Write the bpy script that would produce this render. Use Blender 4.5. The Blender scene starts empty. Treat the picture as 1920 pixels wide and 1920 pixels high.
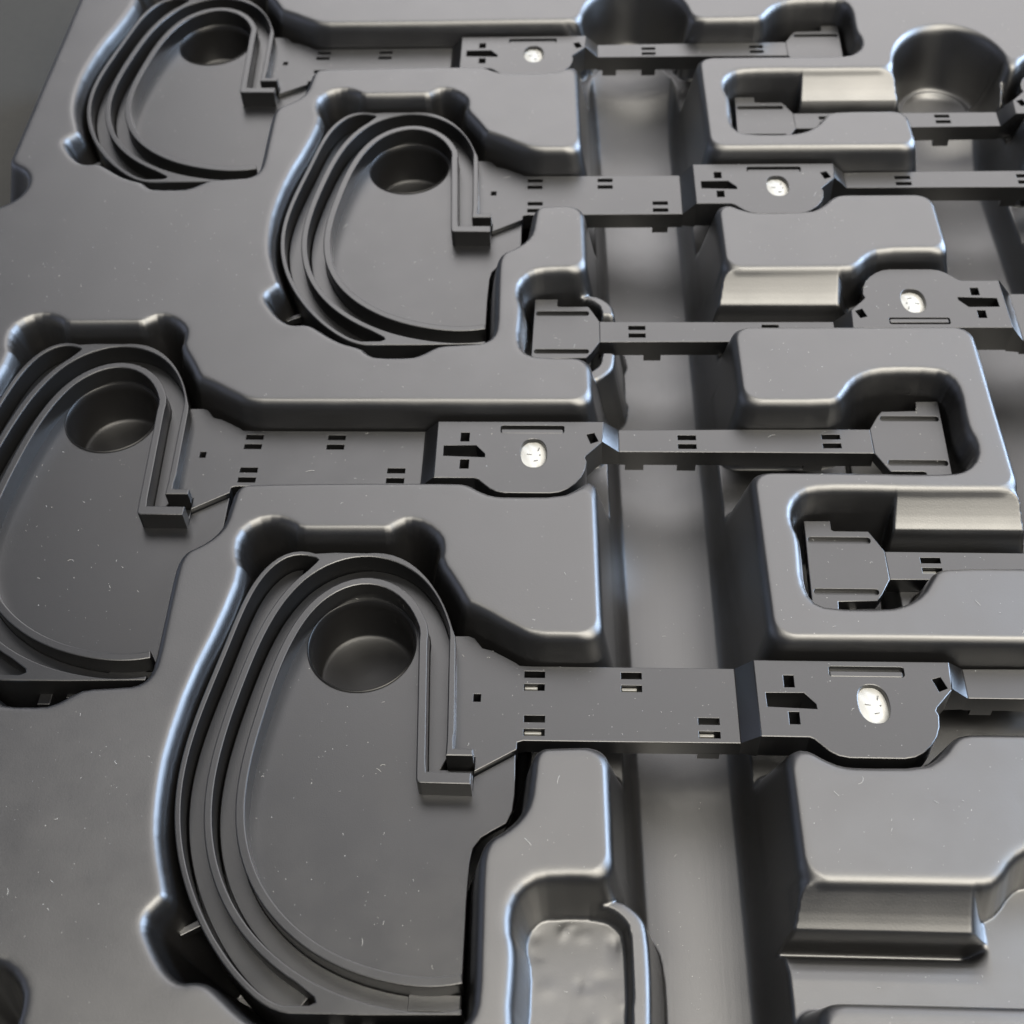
import bpy, math, random
import numpy as np
from mathutils import Vector, Matrix
from mathutils.geometry import tessellate_polygon

random.seed(7); np.random.seed(7)
S = 0.001                      # everything below is drawn in millimetres
scene = bpy.context.scene
col = scene.collection

# ------------------------------------------------------------------ camera
CAMPOS = (26.034, -175.141, 292.844)
FWD = Vector((-0.0510594, 0.62753047, -0.77691599)); RIGHT = Vector((0.99866157, 0.03850561, -0.03453091))
UP = RIGHT.cross(FWD)
cd = bpy.data.cameras.new('camera'); cam = bpy.data.objects.new('camera', cd); col.objects.link(cam)
m = Matrix((RIGHT, UP, -FWD)).transposed().to_4x4(); m.translation = Vector(CAMPOS) * S
cam.matrix_world = m
cd.sensor_width = 36; cd.lens = 2462.58 / 1920 * 36
cd.clip_start = 0.01; cd.clip_end = 60
cd.dof.use_dof = True; cd.dof.focus_distance = 0.345; cd.dof.aperture_fstop = 21
scene.camera = cam

# ------------------------------------------------------------------ light: an indoor room, warm ceiling light, cool window at the right
w = bpy.data.worlds.new('World'); scene.world = w; w.use_nodes = True
w.node_tree.nodes['Background'].inputs[0].default_value = (0.72, 0.80, 1.0, 1)
w.node_tree.nodes['Background'].inputs[1].default_value = 0.30

def area(name, loc, target, sx, sy, power, color):
    d = bpy.data.lights.new(name, 'AREA'); d.shape = 'RECTANGLE'; d.size = sx; d.size_y = sy
    d.energy = power; d.color = color
    o = bpy.data.objects.new(name, d); col.objects.link(o); o.location = loc
    o.rotation_euler = (Vector(target) - Vector(loc)).to_track_quat('-Z', 'Y').to_euler()
    return o
area('ceiling_light', (0.12, -0.36, 2.12), (0.05, 0.1, 0), 1.3, 0.85, 80, (1.0, 0.945, 0.84))
area('room_light_behind', (1.25, -1.25, 1.85), (0.05, 0.1, 0), 1.3, 1.15, 150, (1.0, 0.935, 0.81))
area('ceiling_panel', (0.55, 1.80, 1.85), (0.05, 0.1, 0), 3.2, 2.4, 108, (1.0, 0.965, 0.955))
area('window_light', (2.15, 0.85, 1.0), (0, 0.1, 0), 1.3, 1.1, 180, (0.57, 0.74, 1.0))

area('left_fill', (-2.3, 0.2, 0.55), (0, 0.1, 0), 1.8, 1.1, 7, (0.66, 0.74, 1.0))  # dim fill added at the left to lift the dark ramps

scene.view_settings.view_transform = 'Standard'; scene.view_settings.look = 'None'
scene.view_settings.exposure = -0.12; scene.view_settings.gamma = 1

# ------------------------------------------------------------------ materials
def mat(name): 
    m_ = bpy.data.materials.new(name); m_.use_nodes = True
    return m_, m_.node_tree, m_.node_tree.nodes['Principled BSDF']
def link(nt, a, b): nt.links.new(a, b)

def plastic(name, base, rough, bump_scale, bump_str, streak=False, ior=1.74):
    m_ = bpy.data.materials.new(name); m_.use_nodes = True; nt = m_.node_tree; N = nt.nodes; N.remove(N['Principled BSDF'])
    dif = N.new('ShaderNodeBsdfDiffuse'); glo = N.new('ShaderNodeBsdfAnisotropic'); glo.distribution = 'BECKMANN'
    fre = N.new('ShaderNodeFresnel'); fre.inputs['IOR'].default_value = ior; mix = N.new('ShaderNodeMixShader')
    link(nt, fre.outputs[0], mix.inputs[0]); link(nt, dif.outputs[0], mix.inputs[1]); link(nt, glo.outputs[0], mix.inputs[2])
    link(nt, mix.outputs[0], N['Material Output'].inputs['Surface'])
    tc = N.new('ShaderNodeTexCoord')
    # mottled moulding film: base colour and gloss wander a little
    n1 = N.new('ShaderNodeTexNoise'); n1.inputs['Scale'].default_value = 64; n1.inputs['Detail'].default_value = 6; n1.inputs['Roughness'].default_value = 0.65
    link(nt, tc.outputs['Object'], n1.inputs['Vector'])
    r1 = N.new('ShaderNodeMapRange'); r1.inputs[1].default_value = 0.3; r1.inputs[2].default_value = 0.7
    r1.inputs[3].default_value = rough - 0.022; r1.inputs[4].default_value = rough + 0.028
    link(nt, n1.outputs['Fac'], r1.inputs[0]); link(nt, r1.outputs[0], glo.inputs['Roughness'])
    mx = N.new('ShaderNodeMix'); mx.data_type = 'RGBA'
    mx.inputs[6].default_value = (base[0] * .86, base[1] * .86, base[2] * .86, 1); mx.inputs[7].default_value = (base[0] * 1.14, base[1] * 1.14, base[2] * 1.14, 1)
    link(nt, n1.outputs['Fac'], mx.inputs[0]); link(nt, mx.outputs[2], dif.inputs['Color'])
    # fine grain
    n2 = N.new('ShaderNodeTexNoise'); n2.inputs['Scale'].default_value = bump_scale; n2.inputs['Detail'].default_value = 3
    link(nt, tc.outputs['Object'], n2.inputs['Vector'])
    bp = N.new('ShaderNodeBump'); bp.inputs['Strength'].default_value = bump_str; bp.inputs['Distance'].default_value = 0.000036
    link(nt, n2.outputs['Fac'], bp.inputs['Height'])
    last = bp
    if streak:
        # drawn walls of the vacuum formed sheet: drag lines running downwards, only where the sheet is steep
        mp = N.new('ShaderNodeMapping'); mp.inputs['Scale'].default_value = (1100, 1100, 60)
        link(nt, tc.outputs['Object'], mp.inputs['Vector'])
        n3 = N.new('ShaderNodeTexNoise'); n3.inputs['Scale'].default_value = 1.0; n3.inputs['Detail'].default_value = 3
        link(nt, mp.outputs[0], n3.inputs['Vector'])
        ge = N.new('ShaderNodeNewGeometry'); sp = N.new('ShaderNodeSeparateXYZ'); link(nt, ge.outputs['True Normal'], sp.inputs[0])
        rr = N.new('ShaderNodeMapRange'); rr.inputs[1].default_value = 0.80; rr.inputs[2].default_value = 0.35; rr.inputs[3].default_value = 0; rr.inputs[4].default_value = 0.35
        link(nt, sp.outputs[2], rr.inputs[0])
        b2 = N.new('ShaderNodeBump'); b2.inputs['Distance'].default_value = 0.00004
        link(nt, rr.outputs[0], b2.inputs['Strength']); link(nt, n3.outputs['Fac'], b2.inputs['Height']); link(nt, bp.outputs[0], b2.inputs['Normal'])
        # faint lines drawn along the deep channels
        mp2 = N.new('ShaderNodeMapping'); mp2.inputs['Scale'].default_value = (620, 9, 40); mp2.inputs['Rotation'].default_value = (0, 0, -0.027)
        link(nt, tc.outputs['Object'], mp2.inputs['Vector'])
        n4 = N.new('ShaderNodeTexNoise'); n4.inputs['Scale'].default_value = 1.0; n4.inputs['Detail'].default_value = 4; link(nt, mp2.outputs[0], n4.inputs['Vector'])
        sz = N.new('ShaderNodeSeparateXYZ'); link(nt, tc.outputs['Object'], sz.inputs[0])
        rz = N.new('ShaderNodeMapRange'); rz.inputs[1].default_value = -0.008; rz.inputs[2].default_value = -0.020; rz.inputs[3].default_value = 0; rz.inputs[4].default_value = 0.5
        link(nt, sz.outputs[2], rz.inputs[0])
        b3 = N.new('ShaderNodeBump'); b3.inputs['Distance'].default_value = 0.00006
        link(nt, rz.outputs[0], b3.inputs['Strength']); link(nt, n4.outputs['Fac'], b3.inputs['Height']); link(nt, b2.outputs[0], b3.inputs['Normal'])
        last = b3
    for nd in (dif, glo, fre): link(nt, last.outputs[0], nd.inputs['Normal'])
    glo.inputs['Color'].default_value = (1, 1, 1, 1)
    return m_
M_TRAY = plastic('tray_black_plastic', (0.0050, 0.0049, 0.0050), 0.47, 2300, 0.5, True)
M_CUP = plastic('cup_black_plastic', (0.0050, 0.0049, 0.0050), 0.42, 2600, 0.3, ior=1.30)
M_PART = plastic('moulded_black_plastic', (0.0048, 0.0048, 0.0050), 0.38, 3000, 0.5, ior=1.56)
M_FLANK = plastic('shaded_rib_flank', (0.0048, 0.0048, 0.0050), 0.55, 2600, 0.5, ior=1.15)  # reflectance cut so the rib walls look shaded, same plastic otherwise
def plain(name, c, rough):
    m_, nt, b = mat(name); b.inputs['Base Color'].default_value = (*c, 1); b.inputs['Roughness'].default_value = rough
    return m_
def pad_material():
    m_, nt, b = mat('white_foam'); N = nt.nodes
    tc = N.new('ShaderNodeTexCoord'); n = N.new('ShaderNodeTexNoise'); n.inputs['Scale'].default_value = 420; n.inputs['Detail'].default_value = 4
    link(nt, tc.outputs['Object'], n.inputs['Vector'])
    bp = N.new('ShaderNodeBump'); bp.inputs['Strength'].default_value = 0.5; bp.inputs['Distance'].default_value = 0.0004
    link(nt, n.outputs['Fac'], bp.inputs['Height']); link(nt, bp.outputs[0], b.inputs['Normal'])
    b.inputs['Base Color'].default_value = (0.23, 0.23, 0.22, 1); b.inputs['Roughness'].default_value = 0.6
    return m_
M_PAD = pad_material()
M_MARK = plain('dark_mark', (0.03, 0.03, 0.03), 0.6)
M_SLIVER = plain('pale_glint', (0.10, 0.098, 0.09), 0.35)
M_DUST = plain('dust', (0.26, 0.26, 0.25), 0.7)
def table_material():
    m_, nt, b = mat('table_cloth'); N = nt.nodes
    tc = N.new('ShaderNodeTexCoord'); n = N.new('ShaderNodeTexNoise'); n.inputs['Scale'].default_value = 260; n.inputs['Detail'].default_value = 5
    link(nt, tc.outputs['Object'], n.inputs['Vector'])
    mx = N.new('ShaderNodeMix'); mx.data_type = 'RGBA'; mx.inputs[6].default_value = (0.003, 0.003, 0.0024, 1); mx.inputs[7].default_value = (0.008, 0.008, 0.0064, 1)
    link(nt, n.outputs['Fac'], mx.inputs[0]); link(nt, mx.outputs[2], b.inputs['Base Color']); b.inputs['Roughness'].default_value = 0.85
    return m_
M_TABLE = table_material()

def new_obj(name, verts, faces, material, parent=None, smooth=None):
    me = bpy.data.meshes.new(name)
    me.from_pydata([(x * S, y * S, z * S) for x, y, z in verts], [], faces)
    me.materials.append(material); me.validate(); me.update()
    if smooth is not None:
        me.polygons.foreach_set('use_smooth', [True] * len(me.polygons)); me.set_sharp_from_angle(angle=math.radians(smooth))
    o = bpy.data.objects.new(name, me); col.objects.link(o)
    if parent is not None: o.parent = parent
    return o

# ------------------------------------------------------------------ layout: where each moulded part (or its empty nest) sits, and whether it is turned round
C_STEP = np.array([-5.56, 207.93])
OFF = {'A': (0, 0, 1), 'B': (-87.29, 82.80, 1), 'C': (-5.56, 207.93, 1), 'D': (-93.13, 291.71, 1),
       'E': (231.86, 142.10, -1), 'F': (310.23, 49.64, -1), 'G': (304.7, 255.9, -1), 'H': (237.42, -65.83, -1), 'K': (-81.73, -125.13, 1)}

# ------------------------------------------------------------------ tray: one vacuum formed sheet
def chaikin(P, n=2):
    P = np.array(P, float)
    for _ in range(n):
        Q = np.roll(P, -1, 0); P = np.stack([0.75 * P + 0.25 * Q, 0.25 * P + 0.75 * Q], 1).reshape(-1, 2)
    return P
NEST = chaikin([(-64.3,33),(-66.8,39),(-67,45),(-63.5,49.2),(-58.5,50.2),(-54.5,48.6),(-51.5,46.2),(-46,46.2),(-31,46.4),(-26.1,46.4),(-24,48.4),(-21.4,49.9),(-17,48.6),(-12.8,44.5),
 (-12,40.5),(-12.3,36.5),(-7.3,28.5),(-4.2,22.6),(-1.5,21.2),(2,19.2),(5,17.2),(9,14.8),(12,13),(15,12.2),(18.5,11.9),(44,12),(110,12.4),(163,12.5),(186,12.7),(190,14),(192,17),
 (195,21.8),(199.5,25),(204.6,26.3),(219,26.2),(223,24),(224.6,18),(224.2,9),(224.2,3),(225.6,-2),(225,-7.5),(221.5,-11.8),(217,-12.9),(204,-13),(198,-12.8),(185,-12.7),(125,-13),
 (119,-13.2),(116,-15),(112.5,-19.5),(108,-22.3),(93,-22.6),(89,-22.2),(85.5,-20.6),(82.3,-18.4),(79,-17.6),(47,-17.8),(19,-18.6),(16.5,-19.6),(15,-22),(14.6,-27),(14,-34),(12,-38),
 (8.8,-41),(5.5,-43),(4,-46),(3.5,-50),(3.8,-65),(4.2,-80),(3.2,-84),(1,-85.8),(-3,-86.3),(-12,-87),(-15,-88.8),(-18,-91.2),(-21,-92.4),(-31,-92.4),(-33.8,-91),(-36,-88.3),(-42,-86.3),
 (-46,-83.8),(-50.5,-80.2),(-53.5,-78),(-56.5,-77.4),(-59.5,-77.8),(-62,-76.5),(-64.8,-73.8),(-67.8,-69.5),(-69.8,-66),(-69.6,-63.5),(-68,-61.5),(-66.2,-59),(-67.3,-55.5),(-69.8,-49),
 (-71.9,-42),(-73.2,-32),(-73.6,-21),(-71.5,-2),(-67,16)], 1)
# the nest is cut in two: the loop with strap and arm, and the clip box with its own wall
def sdf(P, X, Y, cap=16.0):
    """distance to a closed polygon, positive inside, capped"""
    d2 = np.full(X.shape, cap * cap, np.float32); inside = np.zeros(X.shape, bool)
    A = P; B = np.roll(P, -1, 0)
    for (ax, ay), (bx, by) in zip(A, B):
        dx, dy = bx - ax, by - ay; L = dx * dx + dy * dy
        if L < 1e-12: continue
        t = np.clip(((X - ax) * dx + (Y - ay) * dy) / L, 0, 1)
        np.minimum(d2, (X - ax - t * dx) ** 2 + (Y - ay - t * dy) ** 2, out=d2)
        if ay != by:
            inside ^= ((ay > Y) != (by > Y)) & (X < (bx - ax) * (Y - ay) / (by - ay) + ax)
    d = np.sqrt(d2)
    return np.where(inside, d, -d)
def smax(a, b, k):
    h = np.clip(0.5 + 0.5 * (a - b) / k, 0, 1); return b + (a - b) * h + k * h * (1 - h)
def smin(a, b, k): return -smax(-a, -b, k)
def sstep(x, a, b):
    t = np.clip((x - a) / (b - a), 0, 1); return t * t * (3 - 2 * t)
HT = 10.3
def drop(d, r=4.1, ang=79):
    th = math.radians(ang); s0 = r * math.sin(th)
    dd = np.clip(d + s0, 0, s0); arc = r - np.sqrt(np.maximum(r * r - dd * dd, 0))
    return arc + np.maximum(d, 0) * math.tan(th)

G0 = 0.4
lx = np.arange(-92, 244, G0); ly = np.arange(-110, 68, G0)
LX, LY = np.meshgrid(lx.astype(np.float32), ly.astype(np.float32))
NEST_D = sdf(NEST, LX, LY)
BOX = chaikin([(193.5,-6),(196,-11),(202,-15),(232,-15),(232,29),(202,29),(196,24.5),(193.5,19)], 2)
BOX_D = sdf(BOX, LX, LY)
INBOX = chaikin([(197,-6),(199.5,-10),(204,-13),(217,-12.9),(221.5,-11.8),(225,-7.5),(225.6,-2),(224.2,3),(224.2,9),(224.6,18),(223,24),(219,26.2),(204.6,26.3),(199.5,23),(197,18)], 2)
INBOX_D = sdf(INBOX, LX, LY)
def sample(D, x, y):
    fx = (x - lx[0]) / G0; fy = (y - ly[0]) / G0
    ok = (fx >= 0) & (fx < len(lx) - 1) & (fy >= 0) & (fy < len(ly) - 1)
    ix = np.clip(fx.astype(int), 0, len(lx) - 2); iy = np.clip(fy.astype(int), 0, len(ly) - 2); tx = fx - ix; ty = fy - iy
    v = (D[iy, ix] * (1 - tx) + D[iy, ix + 1] * tx) * (1 - ty) + (D[iy + 1, ix] * (1 - tx) + D[iy + 1, ix + 1] * tx) * ty
    return np.where(ok, v, -16.0)
FLY = [-40,-14.1,-13.4,-12.0,-10.5,-9.0,-7.5,-6.0,-5.5,-4.6,-3.9,-3.2,-2.2,-0.8,1.0,3.0,40]
FLZ = [8.9, 8.9,  8.1,  6.4,  4.7,  3.1, 1.7, 0.5,-7.0,-12.,-10.,-8.3,-7.1,-6.2,-5.6,-5.4,-5.4]
def nest_floor(x, y, flare=True, well=-18.0):
    f0 = -5.4 if flare else -15.0; f = f0 + 0 * x
    f = f + (-42 - f0) * (1 - sstep(x, 8, 14))
    clip = sstep(x, 194.5, 197.5); f = f * (1 - clip) + well * clip
    fl = np.interp(y, FLY, FLZ); k = sstep(x, 117.5, 123.0) * (1 - sstep(x, 196, 198)) * flare
    return f * (1 - k) + fl * k

gx = np.arange(-188.0, 236.0, 0.42); gy = np.arange(-114.0, 346.0, 0.42)
X, Y = np.meshgrid(gx, gy); nY, nX = X.shape
SH = 0.027; X = X - SH * Y          # columns run along the channels
FLOORN = np.full(X.shape, -15.0); DB = np.full(X.shape, -9.0); KS = np.full(X.shape, 2.5)
def trough(x0l, sl, x0r, sr, cyx, cyy, rx, ry):
    """long deep channel, both sides nearly parallel to y, round scoop at the far end"""
    xl = x0l + sl * Y; xr = x0r + sr * Y
    d = np.minimum(X - xl, xr - X)
    q = np.hypot((X - cyx) / rx, (Y - cyy) / ry)
    de = (1 - q) * min(rx, ry)
    return np.where(Y > cyy, np.minimum(d, de), d), (X - (xl + xr) / 2)
D_T1, u1 = trough(33.15, -0.0324, 75.25, -0.0216, 46.6, 305, 21.0, 27)
D_T2, u2 = trough(150.1, -0.025, 190.5, -0.022, 164.2, 271, 20.6, 26.5)
FLOOR_T = -27.0
def trough_z(d, u, yc):
    end = sstep(Y, yc - 42, yc + 6)
    fl = FLOOR_T + 0.0135 * u * u + 10 * end * end
    return smax(HT - drop(d), fl, 15.0)
Zt = np.minimum(trough_z(D_T1, u1, 305), trough_z(D_T2, u2, 271))
D_ALL = np.maximum(D_T1, D_T2)
Z = Zt
for k, (ox, oy, sg) in OFF.items():
    rx_, ry_ = sg * (X - ox), sg * (Y - oy)
    d = sample(NEST_D, rx_, ry_)
    if k in 'EH': d = np.maximum(np.minimum(d, 166.5 - rx_), np.minimum(d, rx_ - 199.0))          # the clip box is built separately below
    nf = nest_floor(rx_, ry_, sg < 0, -7.0 if k == 'H' else -18.0)
    if sg < 0: nf = np.minimum(nf, np.maximum(HT - 1.4 - drop(np.maximum(D_T1, D_T2) + 2.2), Zt - 1.6 * sstep(Zt, -6, 4) + 2.0 * (1 - sstep(Zt, -6, 4))))
    KS = np.where((d > DB) & (sg < 0) & (ry_ < -4) & (rx_ < 197), 0.8, KS); kk = 0.8 if sg < 0 else 2.5
    FLOORN = np.where(d > DB, nf, FLOORN); DB = np.maximum(DB, d)
    zk = smax(HT - drop(d), nf, kk)
    D_ALL = smax(D_ALL, d, 6.0)
    Z = smin(Z, zk, 0.8)
# corners where two hollows meet are drawn round
Z = np.minimum(Z, smax(HT - drop(D_ALL), FLOORN, KS))
# clip boxes that stand out into the first channel: a low wall round a shallow well, notched for the arm
for k in 'EH':
    ox, oy, sg = OFF[k]; rx_, ry_ = sg * (X - ox), sg * (Y - oy)
    top = -1.0 - 5.6 * sstep(ry_, -4.0, 0.0) * (1 - sstep(ry_, 11.0, 15.0)) * (k == 'E')
    blk = np.where(rx_ < 208, top - drop(-sample(BOX_D, rx_, ry_) + 1.0, 1.8, 79), -40)
    Z = smax(Z, blk, 1.0)
    zi = smax(HT - drop(sample(INBOX_D, rx_, ry_)), (-7.0 if k == 'H' else -18.0) + 0 * ry_, 2.0)
    Z = np.where(rx_ > 188, np.minimum(Z, zi), Z)
# outer edge of the tray and its round finger notch
xe = -181.2 - 0.0171 * (Y - 218)
de = xe - X
dn = 12.5 - np.hypot(X + 183.5, Y - 200.5)
do = smax(de, dn, 4.0)
Z = smin(Z, np.maximum(HT - drop(do, 3.2, 74), -45.0), 0.8)
# slight waviness of the drawn sheet
Z = Z + 0.05 * np.sin(X / 17.0 + 1.3 * np.sin(Y / 41)) * np.sin(Y / 21.0 + X / 63) + 0.018 * np.sin(X / 5.1 + Y / 9.3) * np.sin(Y / 6.7 - X / 11)
# crumpled floor of the empty clip box
ox, oy, sg = OFF['H']; rx_, ry_ = sg * (X - ox), sg * (Y - oy)
kf = np.clip(sample(INBOX_D, rx_, ry_) - 2.5, 0, 2) / 2
rng = np.random.RandomState(3); lump = 0 * X
for _ in range(60):
    px, py, pr_, pa = rng.uniform(196, 226), rng.uniform(-13, 27), rng.uniform(0.7, 2.8), rng.uniform(-.24, .28)
    lump += pa * np.exp(-((rx_ - px) ** 2 + ((ry_ - py) * rng.uniform(.6, 1.5)) ** 2) / pr_ ** 2)
Z = Z + kf * lump

me = bpy.data.meshes.new('packing_tray')
co = np.stack([X, Y, Z], -1).reshape(-1, 3).astype(np.float32) * S
nq = (nX - 1) * (nY - 1)
i0 = (np.arange(nY - 1)[:, None] * nX + np.arange(nX - 1)[None, :]).reshape(-1)
quads = np.stack([i0, i0 + 1, i0 + nX + 1, i0 + nX], -1).astype(np.int32)
me.vertices.add(len(co)); me.vertices.foreach_set('co', co.reshape(-1))
me.loops.add(nq * 4); me.loops.foreach_set('vertex_index', quads.reshape(-1))
me.polygons.add(nq); me.polygons.foreach_set('loop_start', np.arange(0, nq * 4, 4, dtype=np.int32))
me.polygons.foreach_set('use_smooth', np.ones(nq, dtype=bool))
me.materials.append(M_TRAY); me.update(calc_edges=True)
tray = bpy.data.objects.new('packing_tray', me); col.objects.link(tray)
tray['label'] = 'black vacuum formed plastic packing tray with nests holding the moulded parts'; tray['category'] = 'tray'
def zat(x, y):
    ix = int((x + SH * y - gx[0]) / 0.42); iy = int((y - gy[0]) / 0.42)
    return float(Z[min(max(iy, 0), nY - 1), min(max(ix, 0), nX - 1)])

tb = new_obj('table', [(-1500,-1200,-45.6),(1500,-1200,-45.6),(1500,1800,-45.6),(-1500,1800,-45.6)], [(0,1,2,3)], M_TABLE)
tb['kind'] = 'structure'

# smooth rib curves of the moulded part (mm, part frame)
C3=[(-11.94,-26.17),(-12.10,-23.67),(-12.26,-21.17),(-12.43,-18.66),(-12.59,-16.16),(-12.75,-13.65),(-12.92,-11.14),(-13.08,-8.64),(-13.24,-6.13),(-13.40,-3.62),(-13.57,-1.12),(-13.73,1.39),(-13.89,3.89),(-14.06,6.39),(-14.22,8.88),(-14.38,11.36),(-14.54,13.81),(-14.54,16.24),(-14.94,18.63),(-15.88,20.96),(-16.98,23.21),(-18.28,25.35),(-19.82,27.33),(-21.58,29.11),(-23.56,30.65),(-25.73,31.89),(-28.08,32.76),(-30.55,33.19),(-33.05,33.12),(-35.49,32.57),(-37.80,31.61),(-39.94,30.30),(-41.89,28.72),(-43.63,26.92),(-45.15,24.93),(-46.47,22.80),(-47.61,20.57),(-48.61,18.27),(-49.47,15.91),(-50.23,13.52),(-50.90,11.11),(-51.50,8.67),(-52.03,6.22),(-52.50,3.76),(-52.93,1.29),(-53.32,-1.19),(-53.67,-3.67),(-54.00,-6.16),(-54.31,-8.64),(-54.61,-11.13),(-54.89,-13.63),(-55.13,-16.12),(-55.33,-18.62),(-55.48,-21.12),(-55.56,-23.63),(-55.58,-26.14),(-55.51,-28.64),(-55.35,-31.15),(-55.09,-33.64),(-54.72,-36.12),(-54.24,-38.58),(-53.63,-41.01),(-52.89,-43.41),(-52.02,-45.76),(-51.02,-48.06),(-49.90,-50.30),(-48.65,-52.48),(-47.29,-54.58),(-45.80,-56.59),(-44.20,-58.52),(-42.48,-60.35),(-40.68,-62.09),(-38.78,-63.73),(-36.79,-65.26),(-34.74,-66.69),(-32.61,-68.02),(-30.41,-69.23),(-28.15,-70.32),(-25.85,-71.30),(-23.49,-72.16),(-21.10,-72.91),(-18.68,-73.56),(-16.23,-74.11),(-13.76,-74.56),(-11.28,-74.90),(-8.78,-75.10),(-6.28,-75.15),(-3.77,-75.02),(-1.29,-74.69),(1.16,-74.15)]
R2I=[(-6.22,-16.66),(-6.34,-14.16),(-6.47,-11.66),(-6.59,-9.16),(-6.72,-6.66),(-6.84,-4.16),(-6.97,-1.66),(-7.09,0.84),(-7.22,3.34),(-7.34,5.84),(-7.47,8.33),(-7.59,10.82),(-7.71,13.29),(-7.78,15.74),(-8.09,18.17),(-8.84,20.57),(-9.69,22.92),(-10.66,25.23),(-11.77,27.47),(-13.04,29.62),(-14.46,31.68),(-16.04,33.61),(-17.80,35.39),(-19.73,36.98),(-21.81,38.37),(-24.03,39.53),(-26.36,40.44),(-28.78,41.06),(-31.26,41.38),(-33.75,41.35),(-36.23,40.99),(-38.63,40.32),(-40.94,39.35),(-43.12,38.13),(-45.15,36.66),(-47.00,34.99),(-48.68,33.13),(-50.17,31.13),(-51.50,29.01),(-52.69,26.81),(-53.74,24.54),(-54.68,22.23),(-55.52,19.87),(-56.27,17.48),(-56.94,15.07),(-57.54,12.65),(-58.09,10.21),(-58.59,7.75),(-59.05,5.30),(-59.48,2.83),(-59.89,0.37),(-60.29,-2.10),(-60.67,-4.58),(-61.03,-7.05),(-61.36,-9.53),(-61.65,-12.01),(-61.90,-14.50),(-62.11,-16.99),(-62.28,-19.49),(-62.38,-21.99),(-62.42,-24.49),(-62.39,-26.99),(-62.28,-29.49),(-62.07,-31.98),(-61.78,-34.47),(-61.38,-36.93),(-60.88,-39.38),(-60.27,-41.81),(-59.56,-44.21),(-58.74,-46.57),(-57.81,-48.89),(-56.77,-51.17),(-55.62,-53.39),(-54.37,-55.56),(-53.02,-57.66),(-51.56,-59.69),(-50.01,-61.65),(-48.37,-63.54),(-46.63,-65.34),(-44.81,-67.05),(-42.91,-68.68),(-40.94,-70.21),(-38.89,-71.66),(-36.79,-73.01),(-34.63,-74.27),(-32.42,-75.44),(-30.15,-76.50),(-27.84,-77.46),(-25.49,-78.31),(-23.11,-79.07),(-20.70,-79.73),(-18.26,-80.30),(-15.81,-80.78),(-13.34,-81.17),(-10.85,-81.47),(-8.36,-81.64),(-5.86,-81.67),(-3.36,-81.55),(-0.88,-81.25),(1.58,-80.77)]
RIM=[(-46.72,42.47),(-48.87,43.07),(-51.08,43.26),(-53.28,42.94),(-55.33,42.09),(-57.14,40.78),(-58.68,39.18),(-60.01,37.39),(-61.14,35.47),(-62.10,33.46),(-62.91,31.38),(-63.60,29.26),(-64.19,27.11),(-64.72,24.95),(-65.19,22.77),(-65.62,20.58),(-66.02,18.39),(-66.41,16.19),(-66.78,13.99),(-67.15,11.80),(-67.54,9.60),(-67.92,7.41),(-68.31,5.21),(-68.70,3.02),(-69.09,0.82),(-69.47,-1.38),(-69.84,-3.57),(-70.19,-5.78),(-70.52,-7.98),(-70.83,-10.19),(-71.10,-12.40),(-71.33,-14.62),(-71.53,-16.84),(-71.67,-19.06),(-71.76,-21.29),(-71.79,-23.52),(-71.76,-25.75),(-71.67,-27.97),(-71.50,-30.20),(-71.26,-32.41),(-70.95,-34.62),(-70.56,-36.82),(-70.10,-39.00),(-69.57,-41.16),(-68.96,-43.31),(-68.29,-45.43),(-67.54,-47.53),(-66.73,-49.61),(-65.86,-51.66),(-64.92,-53.68),(-63.93,-55.68),(-62.88,-57.64),(-61.77,-59.58),(-60.61,-61.48),(-59.40,-63.35),(-58.13,-65.19),(-56.82,-66.99),(-55.45,-68.75),(-54.03,-70.47),(-52.56,-72.14),(-51.03,-73.76),(-49.43,-75.32),(-47.78,-76.81),(-46.06,-78.23),(-44.28,-79.57),(-42.40,-80.76),(-40.40,-81.75),(-38.29,-82.46),(-36.09,-82.82),(-33.87,-82.78)]
R2R=[(-4.20,-17.70),(-4.34,-15.12),(-4.49,-12.54),(-4.63,-9.97),(-4.77,-7.39),(-4.91,-4.82),(-5.06,-2.24),(-5.20,0.33),(-5.34,2.90),(-5.48,5.47),(-5.62,8.03),(-5.77,10.58),(-5.91,13.11),(-6.25,15.63),(-7.12,18.13),(-7.92,20.60),(-8.79,23.03),(-9.77,25.41),(-10.89,27.73),(-12.14,29.98),(-13.54,32.15),(-15.07,34.22),(-16.73,36.18),(-18.54,38.01),(-20.53,39.66),(-22.70,41.04),(-25.05,42.09),(-27.54,42.74),(-30.10,42.97),(-32.67,42.79)]
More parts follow.
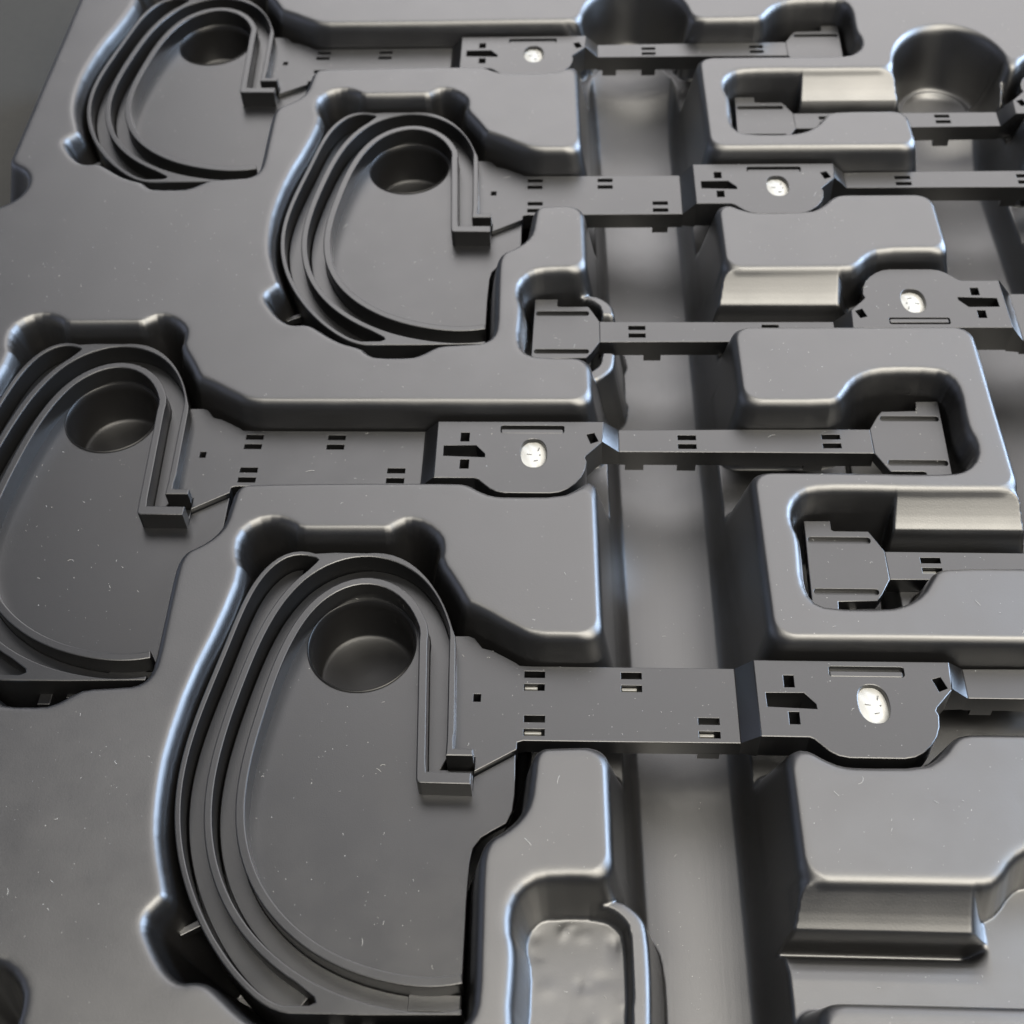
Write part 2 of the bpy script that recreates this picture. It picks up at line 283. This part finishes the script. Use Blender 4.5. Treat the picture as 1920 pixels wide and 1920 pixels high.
# ------------------------------------------------------------------ moulded part, drawn once in its own millimetre frame
def area2(P): return sum(a[0] * b[1] - b[0] * a[1] for a, b in zip(P, P[1:] + P[:1]))
def inset(P, d):
    n = len(P); out = []
    for i in range(n):
        p0 = Vector(P[i - 1]); p1 = Vector(P[i]); p2 = Vector(P[(i + 1) % n])
        e1 = (p1 - p0); e2 = (p2 - p1)
        if e1.length < 1e-9 or e2.length < 1e-9: out.append(tuple(p1)); continue
        e1.normalize(); e2.normalize()
        n1 = Vector((-e1.y, e1.x)); n2 = Vector((-e2.y, e2.x)); mm = n1 + n2
        if mm.length < 1e-6: out.append(tuple(p1 + n1 * d)); continue
        mm.normalize(); c = max(mm.dot(n1), 0.45)
        out.append(tuple(p1 + mm * (d / c)))
    return out
def solid(outer, holes=(), z1=0.0, z0=-6.0, bev=0.25, draft=0.0):
    """plate with holes; z1 is a number or a function of (x, y). Returns verts, faces"""
    f = z1 if callable(z1) else (lambda x, y: z1)
    loops = []
    for k, P in enumerate([outer] + list(holes)):
        P = [tuple(map(float, p)) for p in P]
        if (area2(P) > 0) != (k == 0): P = P[::-1]
        loops.append(P)
    V = []; F = []; top = []; bot = []
    full_bev = bev
    for li, P in enumerate(loops):
        bev = full_bev if li == 0 or len(P) > 30 else full_bev * 0.45
        n = len(P); ins = inset(P, bev); low = inset(P, -draft) if draft else P
        mid = inset(P, bev * 0.3)
        a = len(V); V += [(x, y, z0) for x, y in low]
        b = len(V); V += [(x, y, f(x, y) - bev) for x, y in P]
        c = len(V); V += [(x, y, f(x, y) - bev * 0.3) for x, y in mid]
        d = len(V); V += [(x, y, f(x, y)) for x, y in ins]
        for i in range(n):
            j = (i + 1) % n
            F += [(a + i, a + j, b + j, b + i), (b + i, b + j, c + j, c + i), (c + i, c + j, d + j, d + i)]
        top.append([d + i for i in range(n)]); bot.append([a + i for i in range(n)])
    for ring, flip in ((top, False), (bot, True)):
        idx = [i for r in ring for i in r]
        tris = tessellate_polygon([[Vector((V[i][0], V[i][1], 0)) for i in r] for r in ring])
        for t in tris:
            t = [idx[i] for i in t]
            (ax, ay, _), (bx, by, _), (cx, cy, _) = V[t[0]], V[t[1]], V[t[2]]
            ccw = (bx - ax) * (cy - ay) - (by - ay) * (cx - ax)
            if abs(ccw) < 1e-9: continue
            if (ccw > 0) == flip: t = t[::-1]
            F.append(tuple(t))
    return V, F
def join(*vf):
    V = []; F = []
    for v, f in vf:
        o = len(V); V += v; F += [tuple(i + o for i in q) for q in f]
    return V, F
def rect(x0, y0, x1, y1): return [(x0, y0), (x1, y0), (x1, y1), (x0, y1)]
def rrect(x0, y0, x1, y1, r, n=5):
    out = []
    for cx, cy, a0 in ((x1 - r, y0 + r, -90), (x1 - r, y1 - r, 0), (x0 + r, y1 - r, 90), (x0 + r, y0 + r, 180)):
        for i in range(n + 1):
            a = math.radians(a0 + 90 * i / n); out.append((cx + r * math.cos(a), cy + r * math.sin(a)))
    return out
def off_curve(Q, d):
    Q = np.array(Q); T = np.gradient(Q, axis=0); T /= np.hypot(T[:, 0], T[:, 1])[:, None]
    return [tuple(p) for p in Q + d * np.c_[-T[:, 1], T[:, 0]]]
def rounded(P, r, n=4):
    """round the corners of a polygon"""
    out = []; N_ = len(P)
    for i in range(N_):
        p0, p1, p2 = Vector(P[i - 1]), Vector(P[i]), Vector(P[(i + 1) % N_])
        a = (p0 - p1); b = (p2 - p1); rr = min(r, a.length * 0.45, b.length * 0.45)
        a.normalize(); b.normalize(); s, e = p1 + a * rr, p1 + b * rr
        for k in range(n + 1):
            t = k / n; out.append(tuple(s * (1 - t) ** 2 + p1 * 2 * t * (1 - t) + e * t * t))
    return out

root = bpy.data.objects.new('moulded_housing', None); col.objects.link(root)
def part(name, vf, material=M_PART, smooth=20): return new_obj(name, vf[0], vf[1], material, root, smooth)

RT = 4.6      # top of the ribs
# base plate under the loop
r3o = off_curve(C3, -1.15); r3i = off_curve(C3, 1.15)       # C3 runs from the bracket up over the hole and down to the open end
if np.hypot(r3o[40][0] + 32, r3o[40][1] - 16) < np.hypot(r3i[40][0] + 32, r3i[40][1] - 16): r3o, r3i = r3i, r3o
rim_out = [tuple(p) for p in RIM]
hole_c = (-31.8, 16.4)
circ = lambda c, r, n=64: [(c[0] + r * math.cos(2 * math.pi * i / n), c[1] + r * math.sin(2 * math.pi * i / n)) for i in range(n)]
plate_edge = [(10.6,-15.4),(10.7,-21),(10.8,-26.5),(10.4,-31),(9,-34.2),(6,-36),(3.1,-38),(1.3,-40.8),(0.7,-44.5),(0.6,-54),(0.7,-63)]
c3 = [tuple(p) for p in C3]
part('base_plate', solid(plate_edge[::-1] + [(0.25,-21.9),(0.25,-25.5),(-11.6,-25.5)] + c3[1:-1] + [(0.8,-74.1)], [circ(hole_c, 14.3)], -1.7, -3.6, 0.25))
part('under_plate', solid([(0.3,-81.0),(0.3,-18.3),(-4.6,-18.3)] + [(p[0] - 0.4, p[1] - 0.5) for p in R2R] + [(-40.5, 41.6)] + [(p[0] * 0.985, p[1] * 0.992) for p in rim_out] + [(-24,-81.4)], [circ(hole_c, 15.5)], -6.2, -7.6, 0.2))
# cup below the round hole
cv = []; cf = []
n = 64
prof = [(14.7, -1.45), (14.45, -1.3), (14.2, -1.5), (13.9, -4), (13.2, -16.0), (12.8, -16.5), (12.0, -16.7), (6.0, -16.45), (0.4, -16.0)]
for r_, z_ in prof: cv += [(x, y, z_) for x, y in circ(hole_c, r_, n)]
for k in range(len(prof) - 1):
    for i in range(n):
        j = (i + 1) % n; cf.append((k * n + i, k * n + j, (k + 1) * n + j, (k + 1) * n + i))
cf.append(tuple((len(prof) - 1) * n + i for i in range(n)))
part('cup', (cv, cf), M_CUP, 50)
# outer rim and middle rib are one wall that forks round a crescent trough
r2i = [tuple(p) for p in R2I]                    # bracket -> over the top -> open end
r2o = off_curve(R2I, 2.0)
if np.hypot(*np.array(r2o[60]) - np.array(rim_out[35])) > np.hypot(*np.array(r2i[60]) - np.array(rim_out[35])): r2o = off_curve(R2I, -2.0)
outer = [(1.5,-82.1),(-19,-82.7)] + rim_out[::-1] + [(-41.5, 42.9)] + [tuple(p) for p in R2R[::-1]][0:-2] + [(-4.7,-15.0),(-4.5,-17.4),(0.4,-17.5),(0.4,-19.5),(-6.3,-19.5)] + r2i[1:] + []
rim_in = off_curve(RIM, 1.5)
if np.hypot(*np.array(rim_in[35]) - np.array(r2i[60])) > np.hypot(*np.array(rim_out[35]) - np.array(r2i[60])): rim_in = off_curve(RIM, -1.5)
top_tip = (-46.0, 39.9); bot_tip = (-30.9,-79.6)
ri = [p for p in rim_in if (p[0] < -49.0 or p[1] < 0) and not (p[1] < -79.9 and p[0] > -36)]
ro = [p for p in r2o if p[0] < -33.5 and not (p[1] > 0 and (p[0] > -48.2))]
cres = [(-46.6,40.9)] + ri + [(-32.0,-80.9),(-30.6,-80.2),(-31.0,-79.2)] + ro[::-1] + [(-46.3,39.3),(-45.8,40.2)]
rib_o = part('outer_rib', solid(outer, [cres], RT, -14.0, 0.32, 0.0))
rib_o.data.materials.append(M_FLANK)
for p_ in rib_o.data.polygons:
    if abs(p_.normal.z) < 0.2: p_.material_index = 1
# floors of the two tracks: raised strips with a dark gap along the wall
def side_of(Q, d, toward):
    A_, B_ = off_curve(Q, d), off_curve(Q, -d); mid = len(A_) // 2
    return A_ if np.hypot(*(np.array(A_[mid]) - np.array(toward))) < np.hypot(*(np.array(B_[mid]) - np.array(toward))) else B_
t1 = np.array(side_of(R2I, 0.5, (-30, -20))); t0 = np.array(R2I)
tw = np.clip((-18 - t0[:, 0]) / 22, 0.12, 1)[:, None]; tr = [tuple(p) for p in t0 * (1 - tw) + t1 * tw]
part('track_floor', solid([(-8.0,-20.2),(0.3,-20.2),(0.3,-24.4),(-11.0,-24.4)] + r3o[2:-1] + [(0.8,-75.6),(0.8,-79.3)] + [p for p in tr[::-1] if p[1] > -21 or p[0] < 0.5], [], -1.6, -4.5, 0.3))
fl_out = side_of(RIM, 2.0, (-30, -20)); fo = [p for p in fl_out if (p[0] < -50.0 or p[1] < 0) and not (p[1] < -78.6 and p[0] > -34.5)]
r2m = side_of(R2I, 1.4, (-90, -20)); fi = [p for p in r2m if p[0] < -33.0 and not (p[1] > 0 and p[0] > -50.0)]
part('crescent_floor', solid(fo + fi[::-1], [], -1.6, -4.5, 0.3))
rib3 = [(-11.9,-27.1),(-12.7,-26.8),(-13.05,-26.1)] + r3i[1:] + r3o[::-1][:-2] + [(-10.75,-23.9),(0.35,-24.0),(0.35,-27.2)]
part('inner_rib', solid(rounded(rib3[:1], 0) if False else rib3, [], RT, -2.4, 0.32))
# weld land at the open end of the track
part('track_end', solid(rect(-11.0,-79.6,0.6,-75.9), [], -1.25, -3.0, 0.12))

# strap with its slot pairs
def pair(cx, cy): return [rect(cx - 2.65, cy + 0.95, cx + 2.65, cy + 2.9), rect(cx - 2.65, cy - 2.9, cx + 2.65, cy - 0.95)]
strap_out = [(11.0,-13.0),(10.9,-15.0),(0.55,-21.4),(0.55,-17.3),(-5.2,-17.3),(-5.6,-6),(-6.3,8),(-7.8,18.7),(-3.1,18.8),(-1.6,18.2),(-0.4,16.6),(0.8,15.0),(3.4,14.3),(6.6,12.5),(9.8,10.6),(10.8,9.75),(14,9.6),(66.6,9.7),(66.9,-12.2),(40,-12.4),(12.4,-12.5)]
holes = pair(14.8, 5.1) + pair(39.9, 5.1) + pair(15.1, -8.1) + pair(59.2, -8.0) + [rect(-0.8,-1.4,1.1,0.9)]
st = solid(strap_out, holes, 0.0, -5.8, 0.22)
lip = [solid(rect(a, -12.3, a + 5.5, -9.5), [], -5.0, -8.0, 0.3) for a in (56.5, 22)]
part('strap', join(st, *lip))
# raised plate with ramps
RZ = 5.1
ramp1 = solid([(66.6,9.7),(66.9,-12.2),(71.2,-13.0),(70.9,9.2)], [], lambda x, y: (x - 66.75) / 4.3 * RZ, -5.0, 0.05)
ramp2 = solid([(120.4,9.35),(119.9,1.2),(124.9,1.5),(124.9,10.3)], [], lambda x, y: RZ - (x - 120.15) / 4.75 * (RZ - 0.4), -5.0, 0.05)
raised_out = [(70.9,9.2),(71.2,-13.0),(83.0,-13.0),(84.2,-13.6),(85.8,-15.2),(87.6,-16.9),(89.6,-18.0),(92.1,-18.5),(105.2,-18.5),(107.8,-18.0),(110.0,-16.8),(112.1,-14.9),(113.9,-12.4),(115.0,-9.5),(115.4,-6.3),(114.9,-5.0),(115.3,-4.1),(119.9,1.2),(120.4,9.35)]
ell = []
for i in range(40):
    a = 2 * math.pi * i / 40; cx_, cy_ = math.cos(a), math.sin(a)
    ex = 3.75 * math.copysign(abs(cx_) ** 0.85, cx_); ey = 5.5 * math.copysign(abs(cy_) ** 0.85, cy_)
    ell.append((99.85 + ex - 0.04 * ey, -3.25 + ey))
rh = [rect(78.1,1.2,80.7,4.7), rect(78.5,-9.4,81.1,-5.9), [(73.3,-0.5),(82.9,-0.4),(85.6,-3.6),(85.7,-5.0),(73.4,-4.5)], rrect(89.8,4.6,108.7,7.6,0.7,3),
      [(115.3,4.1),(117.5,4.8),(118.8,1.5),(116.5,0.5)], ell]
part('raised_plate', join(solid(raised_out, rh, RZ, -4.5, 0.25), ramp1, ramp2))
part('groove_bar', join(solid(rrect(90.0,4.75,108.4,6.5,0.5,3), [], RZ - 0.35, 1.0, 0.25), solid(rect(89.2,4.0,109.3,8.2), [], RZ - 1.7, 0.0, 0.1)))
# arm
def arm_pair(cx, cy): return [rect(cx - 2.7, cy + 0.8, cx + 2.7, cy + 2.7), rect(cx - 2.7, cy - 2.7, cx + 2.7, cy - 0.8)]
arm_out = [(124.9,10.3),(124.9,1.5),(160,1.6),(199.8,1.5),(199.7,11.1),(160,10.8)]
arm = solid(arm_out, arm_pair(145.2, 5.6) + arm_pair(187.8, 6.2), 0.4, -5.4, 0.22)
lips = [solid(rect(a, y0, a + 5.5, y0 + 2), [], -5.0, -8.0, 0.3) for a, y0 in ((142.5, 1.6), (142.5, 8.6), (180.0, 8.8), (180, 1.7), (127, 1.7))]
part('arm', join(arm, *lips))
# clip head
clip_out = [(199.8,1.5),(202.2,-3.3),(203.4,-5.5),(212.9,-5.5),(213.5,-6.0),(213.5,-9.1),(220.9,-9.0),(221.2,6),(221.5,22.6),(214.7,22.5),(214.4,18.7),(204,18.3),(202.5,16.3),(199.7,11.1)]
head = solid(clip_out, [rrect(203.2,-3.3,222.5,-1.1,0.9,4)[:0] or rrect(203.2,-3.3,220.4,-1.1,0.9,4), rrect(203.2,14.4,220.6,16.4,0.9,4)], 0.5, -3.2, 0.22)
part('clip_head', head)
for y0_ in (-3.6, 14.0): part('clip_groove', solid(rect(202.9, y0_, 220.8, y0_ + 2.75), [], -0.7, -2.8, 0.1))
for y0_ in (16.8, -8.2): part('clip_hook', solid(rect(208.8, y0_, 211.4, y0_ + 4.2), [], -2.6, -6, 0.5))
# lugs standing out below the rim
def lug(cx, cy, w_, l_, ang, z1, z0):
    c, s = math.cos(math.radians(ang)), math.sin(math.radians(ang))
    return solid([(cx + c * a - s * b, cy + s * a + c * b) for a, b in ((-l_/2,-w_/2),(l_/2,-w_/2),(l_/2,w_/2),(-l_/2,w_/2))], [], z1, z0, 0.2)
part('lug', lug(-64.0,-61.2,1.7,5.0,30,-3.6,-6))
part('lug', lug(-26.5,-83.6,4.6,3.4,0,-2.0,-7)[0:2])
part('lug', lug(-19.5,-83.2,1.4,3.0,0,-2.0,-7))
# white foam behind the oval window
pv = []; pf = []; rings = 7; n = 40
for k in range(rings):
    t = 1 - k / (rings - 1)
    for i in range(n):
        x, y = ell[i]; x = 99.85 + (x - 99.85) * 1.12 * t; y = -3.25 + (y + 3.25) * 1.12 * t
        pv.append((x, y, 3.3 + 0.9 * (1 - t * t) + 0.12 * math.sin(x * 2.3 + y) * t))
for k in range(rings - 1):
    for i in range(n):
        j = (i + 1) % n; pf.append((k * n + i, k * n + j, (k + 1) * n + j, (k + 1) * n + i))
pad = part('foam_pad', (pv, pf), M_PAD, 60)
for mx_, my_, ln, wd_, an in ((101.3,-1.0,1.3,.14,75),(100.6,-5.4,1.3,.10,12),(98.6,-3.0,1.5,.08,-12),(101.7,-3.2,.3,.3,50)):
    c_, s_ = math.cos(math.radians(an)), math.sin(math.radians(an))
    q = [(mx_ + c_ * a_ * ln / 2 - s_ * b_ * wd_ / 2, my_ + s_ * a_ * ln / 2 + c_ * b_ * wd_ / 2) for a_, b_ in ((-1,-1),(1,-1),(1,1),(-1,1))]
    new_obj('pad_mark', *solid(q, [], 4.3, 3.4, 0.02), M_MARK, pad)

# ------------------------------------------------------------------ one object tree for every part in the tray
LAB = {'A': 'black moulded housing nearest the camera, its whole loop in view at the bottom centre',
       'B': 'black moulded housing whose loop is cut off by the left edge of the photo',
       'C': 'black moulded housing whose loop lies in the middle of the upper half of the photo',
       'D': 'black moulded housing farthest away, its loop in the top left corner of the tray',
       'E': 'reversed black moulded housing, white oval at far right, clip head beside the central loop',
       'F': 'reversed black moulded housing showing only clip head and arm, lowest clip head at the right',
       'G': 'reversed black moulded housing at the top right, arm crossing in front of the round scoop'}
def copy_tree(o, parent=None):
    c = o.copy(); col.objects.link(c); c.parent = parent
    for ch in list(o.children): copy_tree(ch, c)
    return c
things = {'A': root}
for k in 'BCDEFG': things[k] = copy_tree(root)
for k, t in things.items():
    ox, oy, sg = OFF[k]
    t.location = (ox * S, oy * S, 0); t.rotation_euler = (0, 0, 0 if sg > 0 else math.pi)
    t['label'] = LAB[k]; t['category'] = 'plastic part'; t['group'] = 'moulded housings lying in the tray nests'

# pale slivers painting glints of light inside the lower slots of the nearest straps
def child(k, name, vf, material):
    return new_obj(name, vf[0], vf[1], material, things[k], 32)
for k, cx, cy, l_ in (('A', 14.8, 5.1, 3.4), ('A', 39.9, 5.1, 4.0), ('A', 15.1, -8.1, 4.4), ('A', 59.2, -8.0, 3.8), ('F', 187.8, 6.2, 4.0)):
    if k == 'A': child(k, 'slot_glint', solid(rrect(cx - 2.55, cy - 1.9, cx - 2.55 + l_, cy - 1.05, .3, 3), [], -1.1, -3.0, 0.25), M_SLIVER)
    else: child(k, 'slot_glint', solid(rrect(cx + 2.6 - l_, cy + 0.95, cx + 2.6, cy + 2.1, .4, 3), [], -0.8, -3.0, 0.25), M_SLIVER)

# ------------------------------------------------------------------ dust: lint specks and short fibres on everything
dv = []; df = []
def speck(x, y, z, r):
    n_ = random.choice((4, 5)); o = len(dv); a0 = random.random() * 6.28
    for i in range(n_):
        a = a0 + 6.283 * i / n_; q = r * random.uniform(.5, 1.3); dv.append((x + q * math.cos(a), y + q * math.sin(a), z + 0.02))
    dv.append((x, y, z + r * random.uniform(.5, 1.1)))
    for i in range(n_): df.append((o + i, o + (i + 1) % n_, o + n_))
def fibre(x, y, z, L, wd):
    a = random.random() * 6.28; curl = random.uniform(-2.2, 2.2) / L; n_ = 7; pts = []
    for i in range(n_):
        pts.append((x, y, z + 0.04 + 0.25 * math.sin(math.pi * i / (n_ - 1)) * random.uniform(.4, 1))); a += curl * L / n_ * random.uniform(.4, 1.6)
        x += math.cos(a) * L / n_; y += math.sin(a) * L / n_
    for (x0, y0, z0), (x1, y1, z1) in zip(pts, pts[1:]):
        d = Vector((x1 - x0, y1 - y0, 0)); d.normalize(); nx_, ny_ = -d.y * wd, d.x * wd; o = len(dv)
        dv.extend([(x0 + nx_, y0 + ny_, z0), (x0 - nx_, y0 - ny_, z0), (x1 - nx_, y1 - ny_, z1), (x1 + nx_, y1 + ny_, z1), ((x0 + x1) / 2, (y0 + y1) / 2, (z0 + z1) / 2 + wd * 1.4)])
        df.extend([(o, o + 1, o + 4), (o + 1, o + 2, o + 4), (o + 2, o + 3, o + 4), (o + 3, o, o + 4)])
def in_poly(P, x, y):
    c = False; j = len(P) - 1
    for i in range(len(P)):
        if (P[i][1] > y) != (P[j][1] > y) and x < (P[j][0] - P[i][0]) * (y - P[i][1]) / (P[j][1] - P[i][1]) + P[i][0]: c = not c
        j = i
    return c
inner_zone = r3i
def surf(x, y):
    """height of whatever is on top at this place, None where dust would not show"""
    for k in 'ABCDEFG':
        ox, oy, sg = OFF[k]; a, b_ = sg * (x - ox), sg * (y - oy)
        if not (-75 < a < 224 and -94 < b_ < 52): continue
        if in_poly(inner_zone, a, b_) and math.hypot(a - hole_c[0], b_ - hole_c[1]) > 15: return -1.7
        for P, z in ((strap_out, 0.0), (raised_out, RZ), (arm_out, 0.4), (clip_out, 0.5)):
            if in_poly(P, a, b_): return None if any(in_poly(h, a, b_) for h in (holes + rh)) else z
        if a < 12: return None
    z = zat(x, y)
    s = abs(zat(x + .5, y) - z) + abs(zat(x, y + .5) - z)
    return z if s < 0.25 else None
cnt = 0
while cnt < 1500:
    t = random.random(); y = -88 + 400 * t ** 1.15; x = random.uniform(-100 - 0.28 * (y + 88), 120 + 0.2 * (y + 88))
    z = surf(x, y)
    if z is None: continue
    cnt += 1
    u = random.random()
    if u < 0.90: speck(x, y, z, random.uniform(0.045, 0.11) * (1 + (y + 88) / 500))
    elif u < 0.985: fibre(x, y, z, random.uniform(0.5, 1.3), 0.035)
    else: fibre(x, y, z, random.uniform(1.6, 3.2), 0.035)
dust = new_obj('dust', dv, df, M_DUST)
dust['kind'] = 'stuff'; dust['label'] = 'pale lint and dust specks scattered over the black plastic'; dust['category'] = 'dust'
